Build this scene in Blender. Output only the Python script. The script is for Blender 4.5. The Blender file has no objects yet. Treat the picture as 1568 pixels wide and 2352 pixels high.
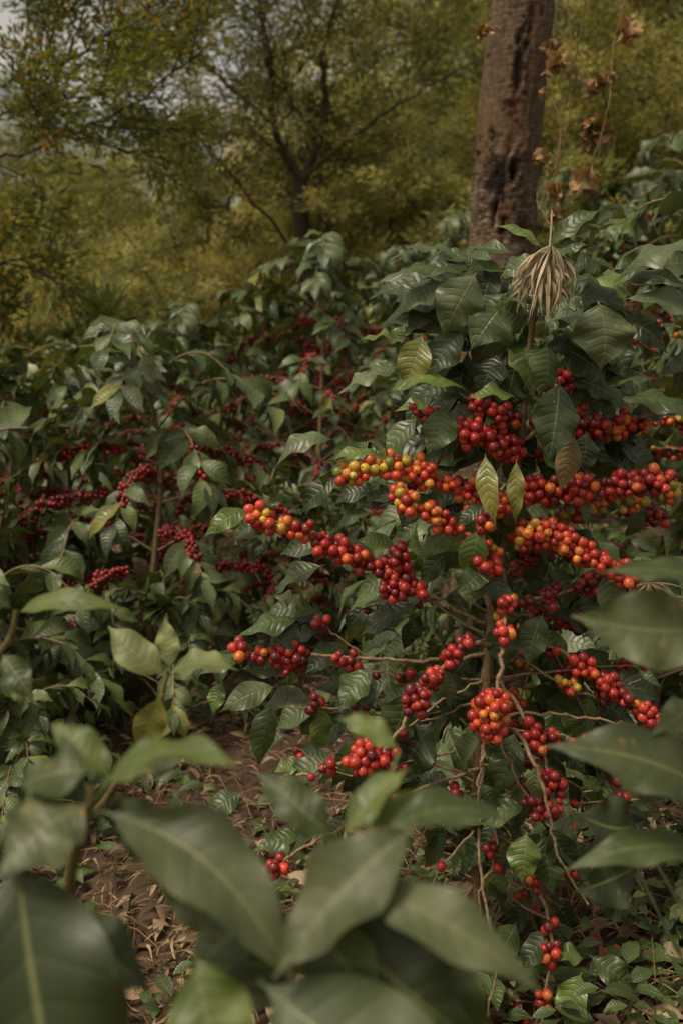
import bpy, math, random
import numpy as np
from mathutils import Vector, noise
random.seed(7); rng=np.random.default_rng(7)
SC=bpy.context.scene
COL=SC.collection

# ------------------------------------------------------------------ helpers
def V3(*a): return np.array(a,dtype=float)
def nrm(v):
    v=np.asarray(v,float); l=np.linalg.norm(v); return v/l if l>1e-9 else V3(0,0,1)
class Elev:
    """vertical elevation drawing of one plant: plane y, drawing unit in metres"""
    def __init__(s,y,unit): s.y=y; s.u=unit
    def __call__(s,a,b,dy=0.0): return V3((a-784)*s.u, s.y+dy, 1.0+(750-b)*s.u)
class Buf:
    def __init__(s): s.V=[];s.F=[];s.U=[];s.C=[];s.n=0
    def add(s,v,f,uv=None,col=(1,1,1)):
        v=np.asarray(v,float); N=len(v)
        s.V.append(v); s.F.append(np.asarray(f,int)+s.n)
        s.U.append(np.zeros((N,2)) if uv is None else uv)
        c=np.asarray(col,float)
        s.C.append(np.tile(c,(N,1)) if c.ndim==1 else c)
        s.n+=N
    def build(s,name,mat,parent=None,smooth=True,origin=None):
        V=np.concatenate(s.V); F=np.concatenate(s.F); U=np.concatenate(s.U); C=np.concatenate(s.C)
        o=V3(0,0,0)
        if origin is not None: o=np.asarray(origin,float)
        V=V-o
        me=bpy.data.meshes.new(name)
        me.vertices.add(len(V)); me.vertices.foreach_set('co',V.ravel())
        me.loops.add(F.size); me.loops.foreach_set('vertex_index',F.ravel())
        me.polygons.add(len(F)); me.polygons.foreach_set('loop_start',np.arange(len(F))*4)
        me.polygons.foreach_set('use_smooth',np.full(len(F),smooth))
        me.update(calc_edges=True)
        uv=me.uv_layers.new(name='UVMap'); uv.data.foreach_set('uv',U[F.ravel()].ravel())
        ca=me.color_attributes.new(name='Col',type='FLOAT_COLOR',domain='POINT')
        ca.data.foreach_set('color',np.concatenate([C,np.ones((len(C),1))],1).ravel())
        me.materials.append(mat)
        ob=bpy.data.objects.new(name,me); COL.objects.link(ob)
        if parent is not None: ob.parent=parent
        return ob
def empty(name,loc,label,cat,group=None):
    e=bpy.data.objects.new(name,None); e.empty_display_size=.1; e.location=Vector(loc); COL.objects.link(e)
    e['label']=label; e['category']=cat
    if group: e['group']=group
    return e
def crom(P,n=6):
    P=[np.asarray(p,float) for p in P]
    if len(P)<3:
        return np.array([P[0]+(P[-1]-P[0])*t for t in np.linspace(0,1,n+1)])
    Q=[2*P[0]-P[1]]+P+[2*P[-1]-P[-2]]; out=[]
    for i in range(1,len(Q)-2):
        p0,p1,p2,p3=Q[i-1:i+3]
        for k in range(n):
            t=k/n
            out.append(.5*((2*p1)+(-p0+p2)*t+(2*p0-5*p1+4*p2-p3)*t*t+(-p0+3*p1-3*p2+p3)*t**3))
    out.append(P[-1]); return np.array(out)
def tube(buf,path,r0,r1,seg=6,col=(1,1,1),bump=0.0,radii=None):
    path=np.asarray(path,float); K=len(path)
    T=np.gradient(path,axis=0); T/= (np.linalg.norm(T,axis=1)[:,None]+1e-9)
    ref=V3(0.31,0.9,0.1) if abs(T[0][1])<.8 else V3(1,0.1,0)
    N=[];n=ref
    for k in range(K):
        n=n-T[k]*np.dot(n,T[k]); n=nrm(n); N.append(n)
    N=np.array(N); B=np.cross(T,N)
    R=np.linspace(r0,r1,K) if radii is None else np.asarray(radii)
    if bump>0: R=R*(1+bump*rng.uniform(-1,1,K))
    a=np.linspace(0,2*np.pi,seg,endpoint=False)
    v=path[:,None,:]+R[:,None,None]*(np.cos(a)[None,:,None]*N[:,None,:]+np.sin(a)[None,:,None]*B[:,None,:])
    idx=np.arange(K*seg).reshape(K,seg)
    f=np.stack([idx[:-1],np.roll(idx[:-1],-1,1),np.roll(idx[1:],-1,1),idx[1:]],-1).reshape(-1,4)
    L=np.concatenate([[0],np.cumsum(np.linalg.norm(np.diff(path,axis=0),axis=1))])
    uv=np.stack([np.tile(a/6.283,(K,1)),np.tile(L[:,None],(1,seg))],-1).reshape(-1,2)
    buf.add(v.reshape(-1,3),f,uv,col)
_sc={}
def leaf(buf,base,tip,w,up=(0,-.6,.8),arch=.12,fold=.25,wave=.12,tint=(.05,.08,.03),nl=8,nw=4,curl=0.0,twist=0.0):
    base=np.asarray(base,float); tip=np.asarray(tip,float)
    d=tip-base; L=np.linalg.norm(d)+1e-9; D=d/L
    S=np.cross(D,np.asarray(up,float)); S=nrm(S); N=np.cross(S,D)
    key=(nl,nw)
    if key not in _sc:
        s=np.linspace(0,1,nl+1); t=np.linspace(-1,1,nw+1)
        pet=.06
        q=np.clip((s-pet)/(1-pet),0,1)
        sh=(np.sin(np.pi*q**.86)**1.0)*(1-.22*q)
        sh=sh/sh.max(); sh=np.where(q>.76,sh*(.55+.45*np.clip((1-q)/.24,0,1)),sh); sh=np.maximum(sh,.03)
        idx=np.arange((nl+1)*(nw+1)).reshape(nl+1,nw+1)
        f=np.stack([idx[:-1,:-1],idx[:-1,1:],idx[1:,1:],idx[1:,:-1]],-1).reshape(-1,4)
        uv=np.stack([np.tile((t+1)/2,(nl+1,1)),np.tile(s[:,None],(1,nw+1))],-1).reshape(-1,2)
        _sc[key]=(s,t,sh,f,uv)
    s,t,sh,f,uv=_sc[key]
    hw=w/2*sh
    ph=random.random()*6.28
    fr=random.uniform(3.2,4.8)*2
    bend=random.uniform(-.08,.08)*L
    cen=base+d*s[:,None]+N*(arch*L*4*(s*(1-s)))[:,None]+S*(bend*np.sin(np.pi*s))[:,None]
    tw=twist*s
    Sx=S[None]*np.cos(tw)[:,None]+N[None]*np.sin(tw)[:,None]
    Nx=-S[None]*np.sin(tw)[:,None]+N[None]*np.cos(tw)[:,None]
    at=np.abs(t)
    off=hw[:,None]*(fold*at[None]-curl*(at**2)[None])
    sg=np.sign(t)[None]
    off=off+wave*hw.max()*np.sin(s[:,None]*fr*1.9+ph+sg*.9)*(at**2)[None]*np.sin(np.pi*np.clip(s,0,1))[:,None]
    v=cen[:,None,:]+Sx[:,None,:]*(hw[:,None]*t[None])[:,:,None]+Nx[:,None,:]*off[:,:,None]
    buf.add(v.reshape(-1,3),f,uv,tint)
def sphere_t(rings,seg):
    th=np.linspace(.02,np.pi-.02,rings); a=np.linspace(0,2*np.pi,seg,endpoint=False)
    v=np.stack([np.outer(np.sin(th),np.cos(a)),np.outer(np.sin(th),np.sin(a)),np.tile(np.cos(th)[:,None]*1.08,(1,seg))],-1)
    idx=np.arange(rings*seg).reshape(rings,seg)
    f=np.stack([idx[:-1],idx[1:],np.roll(idx[1:],-1,1),np.roll(idx[:-1],-1,1)],-1).reshape(-1,4)
    ring=np.repeat(np.arange(rings),seg)
    v=v.reshape(-1,3)
    v[ring==0]*=np.array([1,1,.93])
    return v,f,ring
SPH_H=sphere_t(11,14); SPH_L=sphere_t(6,8)
BC=np.array([(.13,.007,.01),(.31,.015,.014),(.5,.048,.02),(.6,.17,.03),(.5,.34,.04),(.15,.19,.03)])
PAL={'dd':(.8,.2,0,0,0,0),'d':(.55,.45,0,0,0,0),'rd':(.38,.52,.1,0,0,0),'r':(.15,.57,.24,.04,0,0),'ro':(.03,.37,.36,.19,.05,0),'c':(0,.35,.42,.18,.05,0),'o':(0,.2,.32,.3,.12,.06),'og':(0,.08,.17,.3,.26,.19),'g':(0,.02,.08,.25,.3,.35),'rg':(.15,.42,.2,.06,.05,.12)}
def nrm_rows(a): return a/(np.linalg.norm(a,axis=1)[:,None]+1e-9)
def berries(buf,path,a,b,n,spread,r,pal,tmpl=SPH_H,relax=22,node=.034):
    K=len(path)-1
    L=np.linalg.norm(path[-1]-path[0])*(b-a)+1e-6
    nn=max(1,int(round(L/node)))
    wts=rng.uniform(.4,1.5,nn); wts/=wts.sum()
    ctr=np.arange(nn)+.5+rng.uniform(-.2,.2,nn)
    kx=rng.choice(nn,n,p=wts)
    tt=(ctr[kx]+rng.normal(0,.19,n))/nn
    tt=a+(b-a)*np.clip(tt,0,1)
    x=tt*K; i=np.clip(x.astype(int),0,K-1); fr=(x-i)[:,None]
    ax=path[i]*(1-fr)+path[i+1]*fr
    dr=rng.normal(size=(n,3)); dr/=np.linalg.norm(dr,axis=1)[:,None]
    c=ax+dr*(r*1.15+rng.random((n,1))*spread*.7)
    rr=r*rng.uniform(.74,1.14,n)
    for it in range(relax):
        D=c[:,None]-c[None]; dist=np.linalg.norm(D,axis=2)+np.eye(n)
        m=(rr[:,None]+rr[None])*.95
        ov=np.clip(m-dist,0,None); np.fill_diagonal(ov,0)
        c=c+(D/dist[:,:,None]*ov[:,:,None]*.32).sum(1)
        o=c-ax; od=np.linalg.norm(o,axis=1)[:,None]+1e-6
        c=np.where(od>r*1.1,c-o/od*np.minimum(od-r*1.1,.0007),c+o/od*.0015)
    v0,f0,ring=tmpl; nv=len(v0)
    A=nrm_rows((c-ax)+rng.normal(0,.004,(n,3)))
    up=rng.normal(size=(n,3)); X=nrm_rows(np.cross(A,up)); Y=np.cross(A,X)
    v=c[:,None]+rr[:,None,None]*(v0[None,:,0:1]*X[:,None]+v0[None,:,1:2]*Y[:,None]+v0[None,:,2:3]*A[:,None])
    p=np.array(PAL[pal]); p=p/p.sum()
    k=rng.choice(6,n,p=p)
    base=BC[k]*rng.uniform(.72,1.2,(n,1))
    k2=np.clip(k+rng.choice([0,0,1,-1],n),0,5); k2=np.where(p[k2]>0,k2,k)
    sec=BC[k2]
    fx=np.clip((v0[:,2]+rng.uniform(-.5,.5,(n,1))*1.0)*.5+.5,0,1)[:,:,None]
    cc=base[:,None]*fx+sec[:,None]*(1-fx)
    cc[:,ring==0]=(.04,.018,.01)
    f=(f0[None]+(np.arange(n)*nv)[:,None,None]).reshape(-1,4)
    buf.add(v.reshape(-1,3),f,None,cc.reshape(-1,3))
def leaflets(buf,P,D,L,W,C):
    """many thin diamond leaflets"""
    n=len(P); D=nrm_rows(D); R=rng.normal(size=(n,3)); S=nrm_rows(np.cross(D,R)); N=np.cross(S,D)
    L=L[:,None];W=W[:,None]
    v=np.stack([P,P+D*L*.45+S*W*.5+N*L*.05,P+D*L,P+D*L*.45-S*W*.5+N*L*.05],1).reshape(-1,3)
    f=np.arange(n*4).reshape(n,4)
    uv=np.tile(np.array([(.5,0),(1,.5),(.5,1),(0,.5)]),(n,1))
    buf.add(v,f,uv,np.repeat(C,4,0))

# ------------------------------------------------------------------ terrain
def gz(x,y):
    xs=4.0*math.tanh(x/4.0)
    yy=min(max(y,-2),24)
    z=-.13+.19*xs+.028*(yy-3)
    if x<0: z+=.03*xs*-1
    f=math.exp(-((x/30)**2+(y/40)**2))
    z+=.05*noise.noise(Vector((x*.9,y*.9,0)))*f+.018*noise.noise(Vector((x*5,y*5,3)))*f
    return z

# ------------------------------------------------------------------ materials
def newmat(name):
    m=bpy.data.materials.new(name); m.use_nodes=True
    nt=m.node_tree; nt.nodes.clear(); return m,nt
class N:
    def __init__(s,nt): s.nt=nt
    def __call__(s,t,**k):
        n=s.nt.nodes.new(t)
        for a,b in k.items(): setattr(n,a,b)
        return n
    def l(s,a,b): s.nt.links.new(a,b)
    def math(s,op,a,b=None,clamp=False):
        n=s('ShaderNodeMath',operation=op,use_clamp=clamp)
        for i,x in enumerate((a,b)):
            if x is None: continue
            if isinstance(x,(int,float)): n.inputs[i].default_value=x
            else: s.l(x,n.inputs[i])
        return n.outputs[0]
    def mr(s,v,a,b,c=0,d=1):
        n=s('ShaderNodeMapRange'); n.inputs[1].default_value=a;n.inputs[2].default_value=b;n.inputs[3].default_value=c;n.inputs[4].default_value=d
        s.l(v,n.inputs[0]); return n.outputs[0]
    def mix(s,f,a,b,mode='MIX'):
        n=s('ShaderNodeMix',data_type='RGBA',blend_type=mode)
        for sock,x in ((n.inputs[0],f),(n.inputs[6],a),(n.inputs[7],b)):
            if isinstance(x,(int,float)): sock.default_value=x
            elif isinstance(x,tuple): sock.default_value=(*x,1)
            else: s.l(x,sock)
        return n.outputs[2]
    def noise(s,scale,detail=3,vec=None,rough=.5):
        n=s('ShaderNodeTexNoise'); n.inputs['Scale'].default_value=scale; n.inputs['Detail'].default_value=detail; n.inputs['Roughness'].default_value=rough
        if vec is not None: s.l(vec,n.inputs['Vector'])
        return n.outputs['Fac']
def leaf_mat(name,rough=.37,trans=.16,spots=True,veincol=(.15,.17,.07),bumpd=.002,gain=1.22,bs=.45,vk=.22,mk=.6):
    m,nt=newmat(name); n=N(nt)
    out=n('ShaderNodeOutputMaterial'); b=n('ShaderNodeBsdfPrincipled')
    at=n('ShaderNodeAttribute',attribute_name='Col'); tc=n('ShaderNodeTexCoord')
    geo=n('ShaderNodeNewGeometry')
    col=at.outputs['Color']
    nz=n.noise(28,4,tc.outputs['Object'])
    col=n.mix(1.0,col,n.mix(n.mr(nz,.3,.7),(.68*gain,.74*gain,.64*gain),(1.27*gain,1.2*gain,1.15*gain)),'MULTIPLY')
    if spots:
        sp=n.noise(75,2,tc.outputs['Object']); sp2=n.noise(9,2,tc.outputs['Object'])
        k=n.math('MULTIPLY',n.mr(sp,.66,.72),n.mr(sp2,.52,.62))
        col=n.mix(k,col,(.26,.18,.04))
        k2=n.math('MULTIPLY',n.mr(n.noise(170,1,tc.outputs['Object']),.7,.76),.35)
        col=n.mix(k2,col,(.2,.2,.15))
    sx=n('ShaderNodeSeparateXYZ'); n.l(tc.outputs['UV'],sx.inputs[0])
    a=n.math('ABSOLUTE',n.math('SUBTRACT',sx.outputs[0],.5)); a=n.math('MULTIPLY',a,2)
    mid=n.mr(a,.015,.06,1,0)
    q=n.math('MULTIPLY',n.math('SUBTRACT',sx.outputs[1],n.math('MULTIPLY',n.math('POWER',a,1.3),.13)),9)
    fr=n.math('FRACT',n.math('ADD',q,n.math('MULTIPLY',nz,.5))); tri=n.math('MULTIPLY',n.math('ABSOLUTE',n.math('SUBTRACT',fr,.5)),2)
    vn=n.math('MULTIPLY',n.mr(tri,.88,1.0),n.mr(a,.75,1,1,0))
    col=n.mix(n.math('MULTIPLY',vn,vk),col,veincol)
    col=n.mix(n.math('MULTIPLY',mid,mk),col,veincol)
    h=n.math('SUBTRACT',1.0,n.math('MULTIPLY',n.math('POWER',tri,3),n.mr(a,.6,1,.9,0)))
    h=n.math('ADD',h,n.math('MULTIPLY',nz,1.6))
    h=n.math('SUBTRACT',h,n.math('MULTIPLY',mid,.6))
    bp=n('ShaderNodeBump'); bp.inputs['Strength'].default_value=bs; bp.inputs['Distance'].default_value=bumpd
    n.l(h,bp.inputs['Height']); n.l(bp.outputs[0],b.inputs['Normal'])
    back=n.mix(.5,col,(.1,.12,.05))
    col=n.mix(geo.outputs['Backfacing'],col,back)
    n.l(col,b.inputs['Base Color'])
    n.l(n.math('ADD',n.mr(nz,.3,.7,rough-.06,rough+.12),n.math('MULTIPLY',geo.outputs['Backfacing'],.25)),b.inputs['Roughness'])
    b.inputs['Specular IOR Level'].default_value=.5
    tr=n('ShaderNodeBsdfTranslucent'); tcx=n.mix(1.0,col,(1.8,1.8,.6),'MULTIPLY'); n.l(tcx,tr.inputs[0])
    ms=n('ShaderNodeMixShader'); ms.inputs[0].default_value=trans
    n.l(b.outputs[0],ms.inputs[1]); n.l(tr.outputs[0],ms.inputs[2]); n.l(ms.outputs[0],out.inputs[0])
    return m
M_LEAF=leaf_mat('coffee_leaf_surface')
M_YOUNG=leaf_mat('young_coffee_leaf_surface',rough=.47,bs=.2,vk=.13,gain=1.1,trans=.2,mk=.8,veincol=(.19,.21,.08))
M_DRY=leaf_mat('dry_leaf_surface',rough=.75,trans=.12,spots=False,veincol=(.2,.13,.075),gain=1.15)
def tree_leaf_mat():
    m,nt=newmat('tree_foliage'); n=N(nt)
    out=n('ShaderNodeOutputMaterial'); b=n('ShaderNodeBsdfPrincipled'); at=n('ShaderNodeAttribute',attribute_name='Col'); oi=n('ShaderNodeObjectInfo')
    col=n.mix(1.0,at.outputs['Color'],n.mix(oi.outputs['Random'],(1.4,1.45,1.25),(1.9,1.72,1.35)),'MULTIPLY')
    n.l(col,b.inputs['Base Color']); b.inputs['Roughness'].default_value=.6; b.inputs['Specular IOR Level'].default_value=.3
    tr=n('ShaderNodeBsdfTranslucent'); n.l(n.mix(1.0,col,(1.4,1.35,.75),'MULTIPLY'),tr.inputs[0])
    ms=n('ShaderNodeMixShader'); ms.inputs[0].default_value=.4
    n.l(b.outputs[0],ms.inputs[1]); n.l(tr.outputs[0],ms.inputs[2]); n.l(ms.outputs[0],out.inputs[0]); return m
M_TREE=tree_leaf_mat()
def bark_mat(name,c1,c2,c3,scale=1.0,attr=False,lich=False):
    m,nt=newmat(name); n=N(nt)
    out=n('ShaderNodeOutputMaterial'); b=n('ShaderNodeBsdfPrincipled'); tc=n('ShaderNodeTexCoord')
    mp=n('ShaderNodeMapping'); mp.inputs['Scale'].default_value=(1,1,.35); n.l(tc.outputs['Object'],mp.inputs[0])
    a=n.noise(18*scale,6,mp.outputs[0],.65); c=n.noise(70*scale,5,mp.outputs[0],.7)
    mp2=n('ShaderNodeMapping'); mp2.inputs['Scale'].default_value=(1,1,3.5); n.l(tc.outputs['Object'],mp2.inputs[0])
    hz=n.noise(22*scale,3,mp2.outputs[0])
    col=n.mix(n.mr(a,.35,.65),c1,c2); col=n.mix(n.mr(c,.45,.7,0,.8),col,c3)
    if lich:
        dk=n.mr(n.noise(7,5,mp.outputs[0],.7),.5,.62); col=n.mix(n.math('MULTIPLY',dk,.6),col,(.035,.021,.012))
        rs=n.mr(n.noise(6,3,mp.outputs[0],.6),.52,.63); col=n.mix(n.math('MULTIPLY',rs,.5),col,(.14,.068,.026))
        li=n.math('MULTIPLY',n.mr(n.noise(34,5,mp2.outputs[0],.7),.54,.61),n.mr(n.noise(4,3,tc.outputs['Object']),.42,.56))
        col=n.mix(n.math('MULTIPLY',li,.75),col,(.25,.22,.165))
    if attr:
        at=n('ShaderNodeAttribute',attribute_name='Col'); col=n.mix(1.0,col,at.outputs['Color'],'MULTIPLY')
    n.l(col,b.inputs['Base Color']); b.inputs['Roughness'].default_value=.85; b.inputs['Specular IOR Level'].default_value=.25
    h=n.math('ADD',n.math('ADD',a,n.math('MULTIPLY',c,.6)),n.math('MULTIPLY',hz,.5))
    bp=n('ShaderNodeBump'); bp.inputs['Strength'].default_value=.9; bp.inputs['Distance'].default_value=.011/scale
    n.l(h,bp.inputs['Height']); n.l(bp.outputs[0],b.inputs['Normal']); n.l(b.outputs[0],out.inputs[0]); return m
M_BARK=bark_mat('grey_brown_bark',(.055,.034,.02),(.105,.068,.04),(.155,.11,.07),1,True,True)
M_BARKT=bark_mat('tree_bark',(.03,.02,.012),(.06,.042,.027),(.09,.065,.043),1)
M_TWIG=bark_mat('coffee_twig_bark',(.12,.08,.046),(.25,.185,.115),(.36,.29,.2),6,True)
def cherry_mat():
    m,nt=newmat('coffee_cherry_skin'); n=N(nt)
    out=n('ShaderNodeOutputMaterial'); b=n('ShaderNodeBsdfPrincipled'); at=n('ShaderNodeAttribute',attribute_name='Col'); tc=n('ShaderNodeTexCoord')
    z=n.noise(140,4,tc.outputs['Object']); 
    col=n.mix(1.0,at.outputs['Color'],n.mix(n.mr(z,.3,.7),(.72,.65,.65),(1.2,1.3,1.25)),'MULTIPLY')
    sp=n.mr(n.noise(420,2,tc.outputs['Object']),.68,.74); col=n.mix(n.math('MULTIPLY',sp,.5),col,(.06,.03,.02))
    du=n.mr(n.noise(260,3,tc.outputs['Object']),.5,.75); col=n.mix(n.math('MULTIPLY',du,.14),col,(.3,.25,.2))
    n.l(col,b.inputs['Base Color']); n.l(n.mr(z,.3,.7,.27,.45),b.inputs['Roughness'])
    b.inputs['Specular IOR Level'].default_value=.5
    n.l(b.outputs[0],out.inputs[0]); return m
M_CH=cherry_mat()
def ground_mat():
    m,nt=newmat('soil_surface'); n=N(nt)
    out=n('ShaderNodeOutputMaterial'); b=n('ShaderNodeBsdfPrincipled'); tc=n('ShaderNodeTexCoord')
    a=n.noise(3,6,tc.outputs['Object'],.6); c=n.noise(45,6,tc.outputs['Object'],.7)
    col=n.mix(n.mr(a,.35,.65),(.055,.034,.022),(.11,.072,.047)); col=n.mix(n.mr(c,.45,.7,0,.7),col,(.17,.115,.075))
    sx=n('ShaderNodeSeparateXYZ'); n.l(tc.outputs['Object'],sx.inputs[0])
    far=n.mr(sx.outputs[1],7,11); gr=n.mix(n.mr(a,.3,.7),(.07,.09,.03),(.17,.17,.07))
    col=n.mix(far,col,gr)
    n.l(col,b.inputs['Base Color']); b.inputs['Roughness'].default_value=.95; b.inputs['Specular IOR Level'].default_value=.15
    bp=n('ShaderNodeBump'); bp.inputs['Strength'].default_value=1; bp.inputs['Distance'].default_value=.02
    n.l(n.math('ADD',c,a),bp.inputs['Height']); n.l(bp.outputs[0],b.inputs['Normal']); n.l(b.outputs[0],out.inputs[0]); return m
M_GR=ground_mat()
def hill_mat():
    m,nt=newmat('distant_forest_hazed'); n=N(nt)
    out=n('ShaderNodeOutputMaterial'); b=n('ShaderNodeBsdfPrincipled'); tc=n('ShaderNodeTexCoord')
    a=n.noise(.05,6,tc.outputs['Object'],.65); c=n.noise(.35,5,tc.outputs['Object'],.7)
    col=n.mix(n.mr(a,.35,.65),(.17,.2,.21),(.27,.3,.27)); col=n.mix(n.mr(c,.4,.7,0,.6),col,(.13,.16,.16))  # blue-grey tones paint aerial haze into the forest colour
    n.l(col,b.inputs['Base Color']); b.inputs['Roughness'].default_value=1; b.inputs['Specular IOR Level'].default_value=0
    n.l(b.outputs[0],out.inputs[0]); return m
M_HILL=hill_mat()

# ------------------------------------------------------------------ ground + hills
def axis(lo,hi,n,k):
    t=np.linspace(-1,1,n); v=np.sinh(t*k)/math.sinh(k); return np.where(v<0,v*-lo,v*hi)
xs=axis(-500,500,170,7.2); ys=axis(-60,700,170,7.2)+2.5
b=Buf(); GX,GY=np.meshgrid(xs,ys); 
Z=np.array([gz(x,y) for x,y in zip(GX.ravel(),GY.ravel())])
idx=np.arange(GX.size).reshape(GX.shape)
f=np.stack([idx[:-1,:-1],idx[:-1,1:],idx[1:,1:],idx[1:,:-1]],-1).reshape(-1,4)
b.add(np.stack([GX.ravel(),GY.ravel(),Z],1),f)
g=b.build('ground',M_GR); g['kind']='structure'
def hill(cx,cy,rx,ry,h,seed):
    b=Buf(); n=60; u=np.linspace(-1,1,n); X,Y=np.meshgrid(u,u); R=np.sqrt(X**2+Y**2)
    hh=np.clip(np.cos(np.clip(R,0,1)*np.pi)*.5+.5,0,1)
    nz=np.array([noise.fractal(Vector((x*3+seed,y*3,seed)),1,2,5) for x,y in zip(X.ravel(),Y.ravel())]).reshape(X.shape)
    Zh=h*hh*(1+.35*nz)-1
    idx=np.arange(n*n).reshape(n,n); f=np.stack([idx[:-1,:-1],idx[:-1,1:],idx[1:,1:],idx[1:,:-1]],-1).reshape(-1,4)
    b.add(np.stack([cx+rx*X.ravel(),cy+ry*Y.ravel(),Zh.ravel()],1),f)
    o=b.build('hill',M_HILL); o['kind']='structure'; return o
hill(-110,330,190,150,84,1); hill(150,380,260,160,115,5); hill(10,300,150,120,50,9)

# ------------------------------------------------------------------ trees
def grow(bufT,start,dr,length,rad,level,maxlev,tw,up=.25,spread=.8):
    n=7; p=np.array(start,float); d=nrm(dr); pts=[p.copy()]
    for i in range(n):
        d=nrm(d+rng.normal(0,.14,3)+V3(0,0,up*.12)); p=p+d*length/n; pts.append(p.copy())
    pts=np.array(pts); tube(bufT,pts,rad,rad*.45,seg=8 if level==0 else 5,bump=.06)
    if level>=maxlev: tw.append(pts); return
    k=[5,5,5,4][min(level,3)]
    for j in range(k):
        t=.3+.7*(j+rng.random()*.6)/k; i=min(int(t*n),n-1); q=pts[i]
        a=rng.normal(size=3); side=nrm(np.cross(d,a))
        nd=nrm(nrm(pts[i+1]-pts[i])*.6+side*spread+V3(0,0,up))
        grow(bufT,q,nd,length*rng.uniform(.45,.65),rad*.45,level+1,maxlev,tw,up,spread)
def sprays(buf,tw,per,rad,L,W,cols,droop=.2,bright=1.0):
    for pts in tw:
        n=per; t=rng.random(n)*(len(pts)-1); i=np.minimum(t.astype(int),len(pts)-2); fr=(t-i)[:,None]
        P=pts[i]*(1-fr)+pts[i+1]*fr
        D0=pts[-1]-pts[0]
        off=rng.normal(0,rad,(n,3))*V3(1,1,.6); P=P+off
        D=nrm(D0)[None]*.9+nrm_rows(off)*.65+rng.normal(0,.25,(n,3))+V3(0,0,-droop)
        base=np.array(cols[rng.integers(len(cols))])*rng.uniform(.55,1.4)*bright
        C=base[None]*rng.uniform(.7,1.35,(n,1))
        leaflets(buf,P,D,L*rng.uniform(.6,1.3,n),W*rng.uniform(.7,1.2,n),C)
def tree(loc,label,cat,limbs,per,rad=.13,L=.085,W=.02,cols=None,maxlev=2,up=.25,name='shade_tree',group=None,spread=.8,droop=.2,bright=1.0,flowers=None):
    e=empty(name,loc,label,cat,group); o=np.array(loc,float)
    bt=Buf(); tw=[]
    for (pts,r0,r1,subs) in limbs:
        P=crom([o+V3(*p) for p in pts],6); P[1:-1]+=rng.normal(0,.012,P[1:-1].shape); tube(bt,P,r0,r1,seg=10,bump=.05)
        K=len(P)-1
        for (t,ln) in subs:
            i=min(int(t*K),K-1); d=nrm(P[i+1]-P[i]); side=nrm(np.cross(d,rng.normal(size=3)))
            grow(bt,P[i],nrm(d*.5+side*spread+V3(0,0,up)),ln,min(max(r1,.008)*.8,.012),1,maxlev,tw,up,spread)
    bt.build('trunk',M_BARKT,e,origin=loc)
    bl=Buf(); sprays(bl,tw,per,rad,L,W,cols,droop,bright); bl.build('crown',M_TREE,e,origin=loc)
    if flowers:
        bf=Buf(); sel=[t for t in tw if rng.random()<flowers]
        sprays(bf,sel,22,rad*.6,.035,.026,[(.22,.13,.012),(.27,.17,.02)]); bf.build('blossom',M_TREE,e,origin=loc)
    return e
def copy_thing(src,loc,rot,sc,label=None):
    e=src.copy(); COL.objects.link(e); e.location=Vector(loc); e.rotation_euler=(0,0,rot); e.scale=(sc,)*3
    if label: e['label']=label
    def rec(s,d):
        for c in list(s.children):
            k=c.copy(); COL.objects.link(k); k.parent=d; rec(c,k)
    rec(src,e); return e
DARK=[(.062,.066,.02),(.088,.09,.028),(.045,.05,.017),(.115,.112,.038)]
gl=gz(-.35,9)
g1='feathery shade trees at the edge of the coffee field'
T1=tree((-.35,9.0,gl),'forked shade tree with dark trunk and feathery olive crown','tree',[
 ([(0,0,-.1),(.03,0,.9),(0,0,1.7),(-.02,0,2.35)],.1,.07,[(.9,.6),(.94,.6),(.98,.7)]),
 ([(-.02,0,2.3),(-.25,-.1,2.8),(-.3,-.1,3.4),(-.45,0,4.2),(-.8,.1,5.2)],.042,.011,[(t,1.1) for t in (.04,.08,.14,.2,.26,.3,.35,.4,.45,.52,.6,.7,.8,.95,.9,.5,.65)]),
 ([(-.02,0,2.3),(.2,.1,2.9),(.2,.2,3.6),(.5,.2,4.6),(.7,.3,5.4)],.04,.011,[(t,1.1) for t in (.04,.08,.14,.2,.26,.3,.35,.4,.5,.55,.6,.75,.85,.95,.7,.45)]),
 ([(0,0,1.6),(-.6,-.3,2.3),(-1.2,-.4,2.95),(-1.7,-.5,3.4),(-2.1,-.5,3.9)],.015,.005,[(t,.7) for t in (.12,.18,.25,.32,.4,.5,.55,.6,.7,.8,.88,.95)]),
 ([(-.02,0,2.3),(.6,-.1,2.8),(1.1,-.2,3.1),(1.8,-.2,3.5)],.022,.006,[(t,.85) for t in (.1,.18,.25,.35,.5,.6,.7,.8,.95)]),
 ([(-.25,-.1,2.8),(-.8,.1,3.3),(-1.4,.2,3.9),(-2.0,.2,4.6)],.02,.006,[(t,.9) for t in (.15,.3,.4,.5,.6,.7,.82,.9,.97)]),
 ],84,rad=.06,L=.085,W=.017,cols=DARK,group=g1)
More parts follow.
